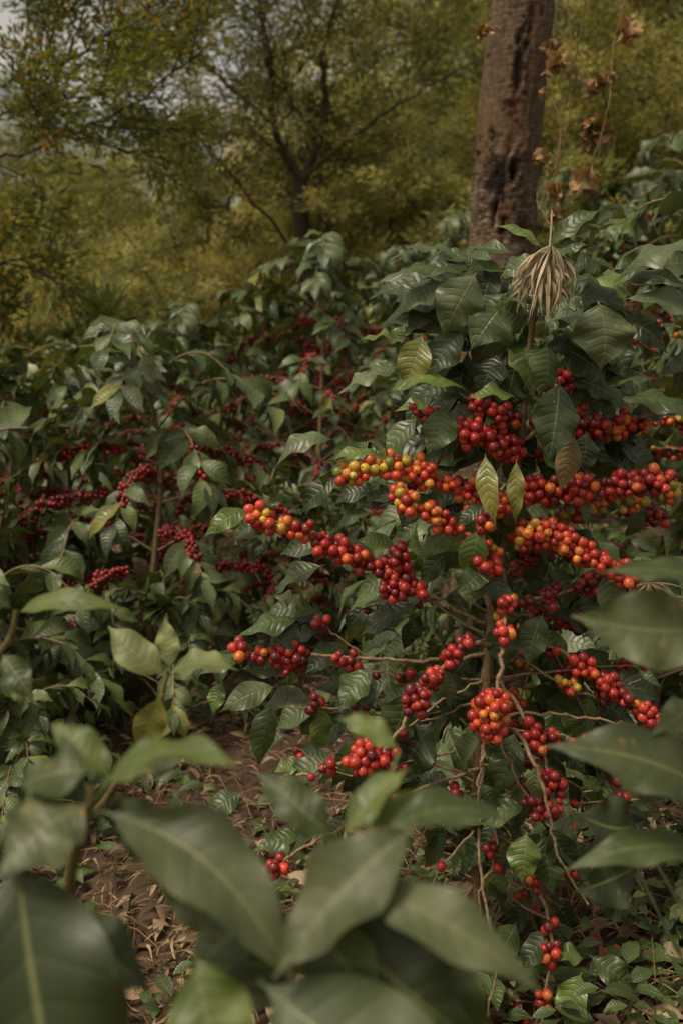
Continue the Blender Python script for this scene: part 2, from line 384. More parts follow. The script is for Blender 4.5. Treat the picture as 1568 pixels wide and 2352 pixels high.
tree((-2.75,5.6,gz(-2.75,5.6)),'leaning tree with bright green leaves and yellow blossom','tree',[
 ([(0,0,-.1),(.1,0,1.2),(.25,0,2.0),(.42,0,2.45),(.3,0,3.0),(-.1,0,3.8)],.12,.06,[(.8,1.0),(.9,1.0),(.97,1.0)]),
 ([(.42,0,2.4),(.9,-.1,2.4),(1.5,-.2,2.6),(2.0,-.2,2.95)],.014,.005,[(t,.6) for t in (.3,.4,.45,.5,.55,.6,.65,.7,.75,.8,.9,.97)]),
 ([(.35,0,2.8),(1.0,.1,2.9),(1.5,.1,3.2),(1.9,.1,3.5)],.013,.005,[(t,.7) for t in (.25,.3,.33,.36,.4,.43,.46,.5,.55,.6,.65,.7,.75,.82,.9,.97)]),
 ([(.35,.3,2.5),(.7,.4,2.75),(1.1,.4,2.8),(1.4,.4,2.9)],.012,.005,[(t,.6) for t in (.15,.25,.35,.45,.55,.65,.75,.85,.95)]),
 ([(.2,0,1.9),(.6,-.2,1.75),(1.1,-.2,1.85)],.014,.005,[(t,.45) for t in (.5,.6,.7,.8,.9,.97)]),
 ([(.2,0,1.6),(.6,0,1.35),(.95,0,1.3)],.012,.005,[(t,.4) for t in (.4,.6,.8,.97)]),
 ],58,rad=.05,L=.06,W=.018,cols=[(.085,.1,.024),(.115,.125,.03),(.065,.078,.02),(.145,.13,.03)],flowers=.28,spread=.7,up=.15)
def auto_limbs(h,n,sp):
    L=[([(0,0,-.1),(.05,0,h*.3),(0,.05,h*.6),(.05,0,h*.9)],h*.016,.01,[(t,h*.25) for t in np.linspace(.3,1,8)])]
    for i in range(n):
        a=i*6.283/n+rng.random(); z=h*rng.uniform(.1,.5); c,s=math.cos(a),math.sin(a)
        L.append(([(0,0,z),(c*sp*.4,s*sp*.4,z+h*.15),(c*sp*.75,s*sp*.75,z+h*.32),(c*sp,s*sp,z+h*.42)],h*.007,.005,[(t,h*.19) for t in np.linspace(.25,1,6)]))
    return L
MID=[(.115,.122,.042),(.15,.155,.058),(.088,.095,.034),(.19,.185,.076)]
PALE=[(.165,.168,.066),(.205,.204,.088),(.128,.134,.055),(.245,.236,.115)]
FAR_HAZED=[(.24,.247,.15),(.28,.282,.18),(.195,.205,.13),(.31,.302,.2)]  # lighter, greyer leaf colours with distance haze painted in
def pz(x,y): return (x,y,gz(x,y)-.05)
tA=tree(pz(-1.8,13.5),'slender shade tree with feathery yellow green crown','tree',auto_limbs(4.2,6,1.1),80,rad=.065,L=.1,W=.027,cols=MID,group=g1)
tB=tree(pz(2.2,12.5),'tall shade tree with airy olive green crown','tree',auto_limbs(5.6,7,1.5),90,rad=.08,L=.11,W=.028,cols=MID,group=g1)
tC=tree(pz(-2.9,10.0),'low bushy tree with soft yellow green foliage','tree',auto_limbs(2.7,7,1.0),85,rad=.05,L=.08,W=.021,cols=PALE,group=g1)
tD=tree(pz(0.6,18.5),'tree far up the slope, haze painted into its pale green leaves','tree',auto_limbs(6.5,7,2.0),85,rad=.13,L=.15,W=.05,cols=FAR_HAZED,group=g1)
for (s,x,y,sc) in [
  (tA,-4.2,14,.95),(tA,.3,13.5,.9),(tA,4.8,13,1.2),(tA,-3.3,12.2,.7),(tA,1.3,11.2,.85),
  (tB,3.6,11.5,.85),(tB,5.4,16.5,1.0),(tB,2.75,9.3,.62),
  (tC,-1.9,9.2,.8),(tC,-1.0,10.2,.9),(tC,.5,9.8,1.0),(tC,1.55,9.0,1.0),(tC,3.1,8.6,1.1),(tC,-3.9,10.8,1.1),(tC,-.1,11.5,1.0),(tC,-2.6,8.2,.7),(tC,2.3,10.2,1.2),(tC,4.0,10.2,1.3),(tC,-1.5,8.0,.5),
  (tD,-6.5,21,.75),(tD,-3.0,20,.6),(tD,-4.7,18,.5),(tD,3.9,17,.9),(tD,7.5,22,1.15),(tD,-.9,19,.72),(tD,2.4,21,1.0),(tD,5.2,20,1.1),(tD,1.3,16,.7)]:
    p=pz(x,y); copy_thing(s,p,rng.random()*6.28,sc)
LB='shade tree with dark forking limbs and sparse feathery foliage'
for (x,y,r,sc) in [(2.1,11.3,1.9,.72),(3.9,12.6,4.0,.9),(-3.9,12.8,.8,.7)]: copy_thing(T1,pz(x,y),r,sc,LB)
bw=Buf(); tw=[]
for i in range(260):
    x=rng.uniform(-22,24); y=rng.uniform(27,42); h=rng.uniform(1,4.5)+(1.8 if x>-2 else 0)
    p=V3(x,y,gz(x,y)+h*rng.random()); tw.append(np.array([p,p+rng.normal(0,.6,3),p+rng.normal(0,1.0,3)]))
sprays(bw,tw,160,.5,.3,.13,FAR_HAZED); o=bw.build('distant_wood',M_TREE); o['kind']='stuff'
def agave(x,y,z):
    e=empty('spiky_agave',(x,y,z),'spiky grey green agave rosette growing among shrubs','plant'); b=Buf()
    for i in range(60):
        a=rng.random()*6.28; el=rng.uniform(.0,1.4); d=V3(math.cos(a)*math.cos(el),math.sin(a)*math.cos(el),math.sin(el))
        leaf(b,V3(x,y,z),V3(x,y,z)+d*rng.uniform(.3,.42),.03,up=(0,0,1) if el<1.2 else (d[0],d[1],.2),arch=.05,fold=.5,wave=0,tint=(.055,.08,.04),nl=5,nw=2)
    tube(b,np.array([V3(x,y,gz(x,y)-.05),V3(x,y,(z+gz(x,y))/2),V3(x,y,z)]),.05,.05,8,(.06,.05,.03))
    b.build('blade',M_TREE,e,origin=(x,y,z))
agave(-1.5,6.3,1.0)

# big trunk close by
def big_trunk():
    E=Elev(3.2,.0014); base=E(1120,1560); gzb=gz(base[0],3.2)
    loc=(base[0],3.2,gzb); e=empty('shade_tree',loc,'tall shade tree trunk with scarred lichen spotted bark','tree')
    P=crom([V3(base[0]-.03,3.2,gzb-.1),E(1118,1250),E(1122,900),E(1148,600),E(1160,420),E(1172,250),E(1185,120),E(1198,0),E(1215,-400),E(1230,-900),E(1250,-1500)],26)
    seg=80; K=len(P); T=np.gradient(P,axis=0); T/=np.linalg.norm(T,axis=1)[:,None]
    Nn=np.tile(V3(1,0,0),(K,1)); Nn-=T*(Nn*T).sum(1)[:,None]; B=np.cross(T,Nn)
    a=np.linspace(0,2*np.pi,seg,endpoint=False)
    zz=P[:,2]
    R=np.interp(zz,[gzb,gzb+.25,.6,1.2,2.05,3,4],[.15,.118,.108,.108,.1,.09,.075])
    RR=np.tile(R[:,None],(1,seg)); CC=np.ones((K,seg,3))
    zc=lambda py:1.0+(750-py)*.0014
    sc=[(zc(165),-1.6,.11,.17,.012,(.16,.11,.09)),(zc(425),-2.0,.075,.5,.02,(.07,.06,.055)),(zc(400),-1.55,.03,.2,.012,(.15,.1,.08)),(zc(60),-1.35,.08,.2,.005,(.6,.4,.25)),(zc(540),-1.25,.05,.4,.009,(.35,.25,.2)),(zc(480),-1.75,.09,.25,.005,(.9,.55,.32)),(zc(255),-1.6,.07,.16,.004,(.85,.55,.33)),(zc(-150),-1.6,.2,.3,.01,(.4,.25,.2))]
    for k in range(K):
        for j in range(seg):
            an=a[j]; q=Vector((math.cos(an)*1.3,math.sin(an)*1.3,zz[k]*2.2))
            r=1+.06*noise.noise(q)+.03*noise.noise(q*4)+.018*noise.noise(Vector((q.x*4,q.y*4,q.z*14)))+.01*noise.noise(q*14)
            v=RR[k,j]*r
            for (z0,a0,hz,ha,dp,c) in sc:
                da=(an-a0+math.pi)%(2*math.pi)-math.pi
                dd=math.sqrt(((zz[k]-z0)/hz)**2+(da/ha)**2)*(1+.9*noise.noise(Vector((an*6,zz[k]*18,z0)))+.5*noise.noise(Vector((an*20,zz[k]*40,z0))))
                if dd<1.5:
                    m=max(0,1-max(0,dd-.35)/.8); m=min(1,m)
                    v-=dp*m; CC[k,j]*= (1-m)+m*np.array(c)
                    if dp>.011: v+=.009*math.exp(-((dd-1.25)/.2)**2)
            RR[k,j]=v
    vv=P[:,None]+RR[:,:,None]*(np.cos(a)[None,:,None]*Nn[:,None]+np.sin(a)[None,:,None]*B[:,None])
    idx=np.arange(K*seg).reshape(K,seg); f=np.stack([idx[:-1],np.roll(idx[:-1],-1,1),np.roll(idx[1:],-1,1),idx[1:]],-1).reshape(-1,4)
    b=Buf(); b.add(vv.reshape(-1,3),f,None,CC.reshape(-1,3)); b.build('trunk',M_BARK,e,origin=loc)
    bt=Buf(); tw=[]
    for i in range(5):
        an=i*1.3; grow(bt,P[-1-i*4],V3(math.cos(an),math.sin(an),.6),1.2,.04,1,2,tw)
    bt.build('limb',M_BARKT,e,origin=loc); bl=Buf(); sprays(bl,tw,25,.13,.09,.02,MID); bl.build('crown',M_TREE,e,origin=loc)
big_trunk()

# ------------------------------------------------------------------ dry vine
def vine():
    E=Elev(2.9,.00127); loc=E(1290,520); e=empty('dried_vine',loc,'dried hanging vine with crumpled brown leaves','vine')
    b=Buf()
    S=[[(1285,-60),(1270,80),(1262,160),(1290,300),(1262,420),(1285,500)],[(1340,-60),(1330,60),(1300,240),(1275,380),(1240,480),(1262,560)],
       [(1450,-60),(1425,60),(1400,160),(1385,260),(1350,380),(1330,440)],[(1300,-60),(1306,150),(1300,300),(1275,420)],[(1250,400),(1235,450),(1252,520)]]
    for s in S:
        P=crom([E(x,y,rng.uniform(-.06,.06)) for x,y in s],8); P+=rng.normal(0,.002,P.shape); tube(b,P,.0026,.0019,5,(.85,.75,.6))
    b.build('stem',M_TWIG,e,origin=loc)
    for (x,y,s,an) in [(1435,75,76,250),(1370,195,80,235),(1370,305,86,330),(1335,415,78,255),(1272,440,50,260),(1243,360,48,280),(1270,150,54,250),(1268,110,46,290),(1112,75,44,230),(1280,495,50,300),(1248,215,30,270),(1265,390,28,240),(1395,180,42,290),(1360,325,50,230)]:
        q=Buf()
        for m in range(5):
            c=E(x,y,rng.uniform(-.02,.02)); t=math.radians(an+rng.uniform(-38,38)); d=V3(math.cos(t),rng.uniform(-.5,.4),math.sin(t))
            c=c-nrm(d)*s*.00127*.5
            leaf(q,c,c+nrm(d)*s*.00127*rng.uniform(.8,1.2),s*.00127*rng.uniform(.35,.75),up=(rng.uniform(-1.5,1.5),-1,rng.uniform(-.3,.3)),arch=rng.uniform(-.2,.2),fold=rng.uniform(.6,1.8),wave=.8,tint=np.array((.31,.18,.088))*rng.uniform(.55,1.3),nl=10,nw=4,curl=rng.uniform(-.5,.8),twist=rng.uniform(-2,2))
        q.build('dry_leaf',M_DRY,e,origin=loc)
vine()

# ------------------------------------------------------------------ coffee plants
TG=[(.04,.063,.019),(.052,.077,.025),(.03,.048,.017),(.074,.098,.042)]
KIND={'g':(.046,.07,.023),'l':(.076,.098,.047),'d':(.027,.042,.015),'y':(.13,.135,.03),'n':(.086,.125,.03),'b':(.13,.09,.03),'p':(.14,.175,.07)}
def coffee_bush(loc,h,R,nlev,seed,label,ripe='rd',group='coffee bushes planted in rows',z0=.22,yellow=.03,name='coffee_bush',nb=1.0,inner=.3,berr=1.0,ftop=.72,bd=1.0):
    random.seed(seed); o=np.array(loc,float)
    e=empty(name,loc,label,'coffee plant',group)
    bs=Buf(); S=crom([o+V3(0,0,-.05),o+V3(rng.uniform(-.04,.04),rng.uniform(-.04,.04),h*.35),o+V3(rng.uniform(-.05,.05),rng.uniform(-.05,.05),h*.7),o+V3(rng.uniform(-.05,.05),0,h)],8)
    tube(bs,S,.014,.004,7,(.8,.72,.62),.08); bs.build('stem',M_TWIG,e,origin=loc)
    fol=Buf(); K=len(S)-1
    def lf(base,d,L,up):
        t=np.array(TG[random.randrange(4)])*random.uniform(.75,1.3)
        if random.random()<yellow: t=np.array((.15,.155,.035))
        elif random.random()<.1: t=np.array((.095,.13,.04))
        leaf(fol,base,base+nrm(d)*L,L*random.uniform(.39,.48),up=up,arch=random.uniform(.05,.26),fold=random.uniform(.05,.45),wave=random.uniform(.1,.3),tint=t,nl=7,nw=4,twist=random.uniform(-.5,.5))
    for i in range(nlev):
        fz=z0+(1-z0)*(i+.5)/nlev; q=S[min(int(fz*K),K)]
        for sd in (0,1):
            az=i*1.57+sd*3.14+random.uniform(-.5,.5); c,s=math.cos(az),math.sin(az)
            ln=R*(1.05-.5*fz)*random.uniform(.75,1.15); rise=random.uniform(.15,.4) if fz<.75 else random.uniform(.35,.7)
            drop=random.uniform(.2,.6) if fz<.75 else .3
            P=crom([q,q+V3(c*ln*.35,s*ln*.35,ln*rise*.6),q+V3(c*ln*.7,s*ln*.7,ln*(rise*.8-drop*.2)),q+V3(c*ln,s*ln,ln*(rise*.7-drop*.7))],6)
            bb=Buf(); tube(bb,P,.0042,.0018,5,(1,.95,.85),.1); br=bb.build('branch',M_TWIG,e,origin=loc)
            st=.1 if fz>.64 else inner; kk=len(P)-1
            nn=max(3,int(ln*(1-st)/.036))
            for j in range(nn):
                if random.random()>nb: continue
                t=st+(1-st)*(j+.5)/nn; ii=min(int(t*kk),kk-1); p=P[ii]+(P[ii+1]-P[ii])*(t*kk-ii); d=nrm(P[ii+1]-P[ii])
                sv=nrm(np.cross(d,V3(0,0,1)))
                for sg in (-1,1):
                    if random.random()<.12: continue
                    dd=d*random.uniform(.2,.8)+sv*sg*random.uniform(.4,1)+V3(0,0,random.uniform(-1.3,.1))
                    lf(p,dd,random.uniform(.08,.145),V3(c*.8,s*.8,.75)+rng.normal(0,.3,3))
            lf(P[-1],nrm(P[-1]-P[-2])+V3(0,0,-.3),.11,V3(0,0,1))
            if .15<fz<ftop and random.random()<.95*berr:
                bc=Buf(); a0=random.uniform(.1,.3); b0=random.uniform(.85,1.0)
                Pb=P-V3(0,0,.01)
                berries(bc,Pb,a0,b0,int(ln*(b0-a0)*random.uniform(260,380)*bd),.024,.0084,ripe,SPH_L,12,.035)
                cb=bc.build('cherry_cluster',M_CH,br,origin=loc)
    for j in range(22):
        a=j*2.4; el=random.uniform(-.8,.6); lf(S[-1]-V3(0,0,random.uniform(0,.1)),V3(math.cos(a),math.sin(a),el),random.uniform(.1,.15),V3(math.cos(a)*.2,math.sin(a)*.2,1))
    fol.build('foliage',M_LEAF,e,origin=loc)
    return e
def bz(x,y): return (x,y,gz(x,y))
bA=coffee_bush(bz(-.62,3.2),1.16,.6,12,11,'leafy coffee bush with bare lower branches and dark red cherries',ripe='d',z0=.28,inner=.62,berr=1.1,ftop=.78)
bB=coffee_bush(bz(-.08,4.4),1.42,.62,14,12,'tall coffee bush with glossy leaves and dark red cherries',ripe='d',z0=.22,inner=.5,berr=1.0,ftop=.78)
bC=coffee_bush(bz(-1.25,3.7),1.14,.6,12,13,'dense dark green coffee bush with deep red cherries',ripe='dd',z0=.12,inner=.3,berr=.65,ftop=.7)
bD=coffee_bush(bz(-1.0,2.75),.62,.5,8,14,'low spreading coffee bush with drooping leaves',z0=.12,berr=0,inner=.15,nb=.9)
bE=coffee_bush(bz(.98,2.35),1.25,.6,11,15,'coffee bush with arching twigs full of red and orange cherries',ripe='rg',z0=.2,inner=.5,yellow=.06,berr=1.2,ftop=.92,bd=.8)
HH={bA.name:1.16,bB.name:1.42,bC.name:1.14,bD.name:.62,bE.name:1.25}
def put(src,x,y,ztop,rot=None):
    z=gz(x,y); s=(ztop-z)/HH[src.name]
    e=copy_thing(src,(x,y,z),rng.random()*6.28 if rot is None else rot,s); return e
for (s,x,y,t) in [(bB,-.75,4.9,1.05),(bC,-1.55,4.7,.82),(bC,-.35,5.6,1.14),(bB,.42,5.2,1.24),(bC,-1.25,5.9,.95),(bC,-2.1,5.8,.85),(bC,-.1,6.7,1.14),
   (bB,.9,6.4,1.65),(bC,.5,7.4,1.5),(bB,1.7,6.2,1.9),(bC,1.25,4.4,1.4),(bC,2.3,5.4,2.0),(bC,2.6,7.2,2.25),(bB,1.4,8.0,2.0),(bC,.2,8.2,1.3),(bC,-1.0,7.2,.92),(bC,-2.0,7.4,.9),
   (bC,.85,3.5,.95),(bA,1.5,3.5,1.35),(bA,.28,3.8,.8),(bA,-1.05,4.1,.8),(bE,1.25,1.95,.95),(bA,-.12,3.3,.42),
   (bD,-.5,2.95,.2),(bD,-1.35,3.15,.6),(bD,-.85,3.3,.35),(bD,-1.3,2.5,.4),(bD,.12,3.5,.3),(bD,.72,2.35,.42),(bD,1.05,2.1,.3),(bD,.5,2.75,.35),(bD,.62,1.75,.12),(bD,.25,3.1,.1),(bD,-.25,3.7,.4),(bD,-.8,2.45,.1),
   (bD,.36,2.55,.55),(bD,-.58,1.85,-.08),(bD,.12,1.55,-.08),(bD,.5,1.35,-.02),(bD,-.38,1.4,-.14),(bD,.3,2.05,.04)]:
    put(s,x,y,t)

# ---- the laden plant
def main_plant():
    random.seed(5)
    E=Elev(1.6,.0007); bx=E(1098,2300); loc=(bx[0],1.62,gz(bx[0],1.62)); 
    e=empty('coffee_plant',loc,'young coffee plant laden with red, orange and green cherries','coffee plant')
    b=Buf(); S=crom([V3(loc[0],1.62,loc[2]-.05),E(1095,2050),E(1098,1800,.01),E(1106,1640),E(1124,1480),E(1140,1330),E(1160,1200),E(1184,1080),E(1200,950),E(1215,800),E(1235,650),E(1248,585)],7)
    tube(b,S,.012,.0035,9,(.75,.66,.55),.07); b.build('stem',M_TWIG,e,origin=loc)
    r=.0081
    BR=[
     ([(1172,1185,0),(1060,1118,-.03),(950,1072,-.05),(870,1055,-.06),(790,1072,-.06),(700,1012,-.05)],.0032,[(.06,.42,72,'ro'),(.42,.82,50,'og')]),
     ([(1152,1275,0),(1085,1235,-.05),(1015,1180,-.07),(935,1135,-.08),(890,1112,-.08)],.003,[(.05,.98,70,'o')]),
     ([(1112,1430,0),(1000,1372,-.02),(900,1305,-.03),(800,1262,-.04),(720,1215,-.05),(640,1180,-.06),(572,1150,-.06)],.003,[(.2,.66,76,'r'),(.67,.93,30,'ro')]),
     ([(930,1300,-.03),(905,1255,-.04),(920,1210,-.04)],.0016,[(.1,.8,13,'rd')]),
     ([(1000,1368,-.02),(950,1340,-.04),(880,1335,-.05)],.0016,[(.1,1,18,'rd')]),
     ([(1122,1500,0),(1000,1506,-.02),(850,1498,-.03),(700,1484,-.04),(600,1480,-.05),(540,1460,-.05)],.003,[(.42,.53,5,'r'),(.57,.66,10,'rd'),(.67,.83,18,'r'),(.86,.97,7,'ro')]),
     ([(1118,1470,-.02),(1055,1445,-.08),(990,1490,-.11),(932,1560,-.13),(870,1640,-.14),(800,1660,-.14),(690,1690,-.14)],.0038,[(.12,.5,44,'rd'),(.64,.84,36,'r'),(.86,.98,5,'d')]),
     ([(1150,1300,-.02),(1140,1370,-.07),(1130,1460,-.1),(1110,1540,-.12),(1090,1620,-.12),(1075,1720,-.12),(1078,1800,-.11)],.0036,[(.08,.3,20,'c'),(.47,.66,66,'c')]),
     ([(1180,1130,0),(1260,1112,-.03),(1380,1105,-.05),(1510,1092,-.05)],.003,[(.08,.98,122,'r')]),
     ([(1165,1235,0),(1250,1215,-.04),(1340,1262,-.06),(1440,1312,-.06)],.003,[(.05,.98,116,'c')]),
     ([(1150,1250,0),(1300,1195,.04),(1400,1165,.06),(1500,1160,.05),(1620,1120,.05)],.0028,[(.1,.35,20,'rg'),(.38,.9,52,'g')]),
     ([(1198,1045,0),(1110,995,-.04),(1030,975,-.05),(940,925,-.03)],.003,[(.04,.62,80,'r'),(.72,.97,9,'rd')]),
     ([(1205,980,.0),(1120,945,-.03),(1050,900,-.03)],.0025,[(.1,.8,34,'rd')]),
     ([(1200,1010,0),(1290,955,.0),(1370,985,.0),(1430,985,.02),(1510,945,.02)],.003,[(.1,.6,76,'rd'),(.62,.97,42,'rg')]),
     ([(1205,900,0),(1270,860,-.02),(1300,900,-.03)],.002,[(.1,1,20,'d')]),
     ([(1175,1150,0),(1120,1150,-.06),(1080,1190,-.09)],.002,[(.1,1,28,'ro')]),
     ([(1150,1280,0),(1110,1290,-.06),(1090,1270,-.08)],.002,[(.2,1,16,'ro')]),
     ([(1142,1392,0),(1250,1370,.0),(1380,1345,.02),(1490,1295,.03)],.0028,[(.2,.42,14,'d'),(.5,.95,32,'rd')]),
     ([(1230,1475,.05),(1340,1530,.0),(1425,1590,-.03),(1510,1650,-.04)],.003,[(.3,.98,56,'r')]),
     ([(1140,1550,0),(1210,1650,-.05),(1240,1740,-.07),(1272,1850,-.07),(1285,1960,-.06)],.003,[(.2,.38,11,'r'),(.44,.64,18,'rd'),(.72,.98,22,'rd')]),
     ([(1115,1640,0),(1260,1628,-.02),(1400,1642,-.03),(1510,1680,-.03)],.0026,[]),
     ([(1098,1765,0),(950,1782,-.05),(850,1815,-.08),(720,1860,-.1),(615,1935,-.1)],.003,[(.35,.5,4,'rd'),(.76,.98,10,'rd')]),
     ([(720,1860,-.1),(740,1830,-.09),(695,1775,-.08)],.0014,[(.3,1,9,'rd')]),
     ([(1100,1850,0),(1160,1880,-.05),(1220,1990,-.08),(1238,2100,-.09),(1220,2230,-.09),(1195,2380,-.09)],.003,[(.3,.42,7,'ro'),(.45,.66,12,'r'),(.72,.84,6,'ro')]),
     ([(1100,1900,0),(1230,1960,0),(1330,1990,.02)],.002,[(.5,.95,9,'r')]),
     ([(1100,1830,0),(1040,1800,-.02),(970,1820,-.02)],.002,[(.4,1,12,'d')]),
     ([(1230,2200,-.09),(1290,2260,-.06),(1380,2350,-.04)],.0026,[]),
     ([(1100,1560,0),(880,1570,.05),(700,1560,.08),(620,1590,.08)],.002,[(.2,.5,12,'rd'),(.6,.9,8,'d')]),
     ([(1130,1600,0),(1200,1640,.05),(1250,1560,.08),(1350,1540,.08)],.002,[(.1,.4,14,'r'),(.6,.9,14,'og')]),
     ([(900,1530,-.02),(760,1460,.02),(725,1415,.02)],.0014,[(.75,1,4,'rd')]),
     ([(1240,2330,-.05),(1170,2280,-.05),(1100,2230,-.02)],.0015,[(.1,.9,8,'r')]),
     ([(1150,1340,.02),(1250,1310,.1),(1400,1300,.12)],.002,[(.2,.9,28,'rd')]),
     ([(1200,1050,.03),(1330,1050,.08),(1430,1000,.1)],.002,[(.2,.9,34,'ro')]),
     ([(1110,1700,0),(1180,1760,.03),(1290,1800,.05),(1400,1900,.05)],.0022,[(.4,.6,7,'rd')]),
     ([(1105,1950,.02),(1180,2100,.05),(1330,2180,.05),(1450,2250,.05)],.0024,[(.8,1,4,'r')]),
     ([(1100,2000,.0),(1040,2100,-.02),(1030,2200,-.02)],.002,[(.5,.9,5,'g')]),
     ([(1120,1500,.02),(1250,1560,.06),(1420,1720,.1),(1500,1740,.1)],.0022,[(.2,.4,8,'r'),(.8,1,8,'r')]),
     ([(1108,1600,-.02),(1150,1700,-.08),(1200,1790,-.1),(1235,1790,-.1)],.0022,[(.5,1,13,'rd')]),
     ([(1112,1560,0),(980,1600,-.05),(900,1680,-.05),(880,1760,-.05)],.002,[(.5,.8,8,'d')]),
     ([(1105,1660,0),(1250,1700,.02),(1380,1760,.04),(1480,1850,.04)],.0022,[(.6,.9,8,'d')]),
     ([(1135,1420,.02),(1260,1440,.06),(1400,1480,.08),(1540,1470,.08)],.0024,[(.3,.6,18,'d'),(.7,1,14,'rd')]),
     ([(1125,1480,.02),(1290,1570,.0),(1380,1600,.0),(1470,1560,.0)],.0022,[(.3,.5,8,'ro'),(.6,.9,12,'rd')]),
     ([(1100,1790,-.02),(1130,1900,-.05),(1090,2000,-.06),(1100,2100,-.06)],.0024,[(.3,.5,5,'rd')]),
     ([(1098,1880,-.02),(1000,1960,-.05),(960,2080,-.05)],.002,[(.5,.9,6,'d')]),
     ([(1180,2050,.03),(1120,2180,.02),(1080,2300,.02),(1120,2380,.02)],.002,[(.6,.9,7,'rd')]),
     ([(1160,1190,.03),(1300,1150,.08),(1450,1180,.1),(1580,1230,.1)],.0024,[(.3,.6,22,'ro'),(.7,1,26,'rd')]),
     ([(1110,1640,-.03),(1160,1620,-.12),(1205,1720,-.15),(1235,1850,-.15),(1300,1960,-.14)],.003,[]),
     ([(1105,1700,-.02),(1080,1900,-.1),(1110,2100,-.13),(1060,2300,-.12)],.0026,[]),
     ([(1112,1600,0),(960,1640,-.03),(820,1610,-.04),(660,1600,-.04)],.0018,[(.3,.45,4,'rd'),(.6,.7,3,'d'),(.85,1,4,'rd')]),
     ([(1105,1700,0),(960,1720,-.04),(800,1740,-.06),(680,1680,-.06)],.0018,[(.4,.55,5,'rd'),(.8,1,5,'r')]),
    ]
    for i in range(18):
        y0=random.uniform(1450,2150); x1=random.uniform(1230,1560)
        if i%4==0: x1=random.uniform(760,960)
        y1=y0+random.uniform(-60,260); dy=random.uniform(-.08,.12)
        BR.append(([(1105,y0,0),((1105+x1)/2,y0+(y1-y0)*.2-random.uniform(0,60),dy*.6),(x1,y1,dy)],.002,[(random.uniform(.4,.6),.98,random.randint(4,10),random.choice(['d','rd','r','rd']))] if i%3 else []))
    paths=[]
    for (pts,r0,cl) in BR:
        P=crom([E(*p) for p in pts],8); P[1:-1]+=rng.normal(0,.0016,P[1:-1].shape); paths.append(P)
        bb=Buf(); tube(bb,P,r0*1.08,r0*.55,7,(1.15,1.08,.98),.12)
        for t in np.arange(.06,.97,.028/ (np.linalg.norm(P[-1]-P[0])+.02)):
            i=int(t*(len(P)-1)); d=nrm(P[i+1]-P[i]); rr=r0*(1-.5*t); tube(bb,np.array([P[i]-d*.004,P[i],P[i]+d*.004]),0,0,7,(.95,.86,.74),radii=[rr*.9,rr*1.5,rr*.9])
        br=bb.build('branch',M_TWIG,e,origin=loc)
        for (a,c,n,pal) in cl:
            q=Buf(); berries(q,P,a,c,n,.02,r,pal); q.build('cherry_cluster',M_CH,br,origin=loc)
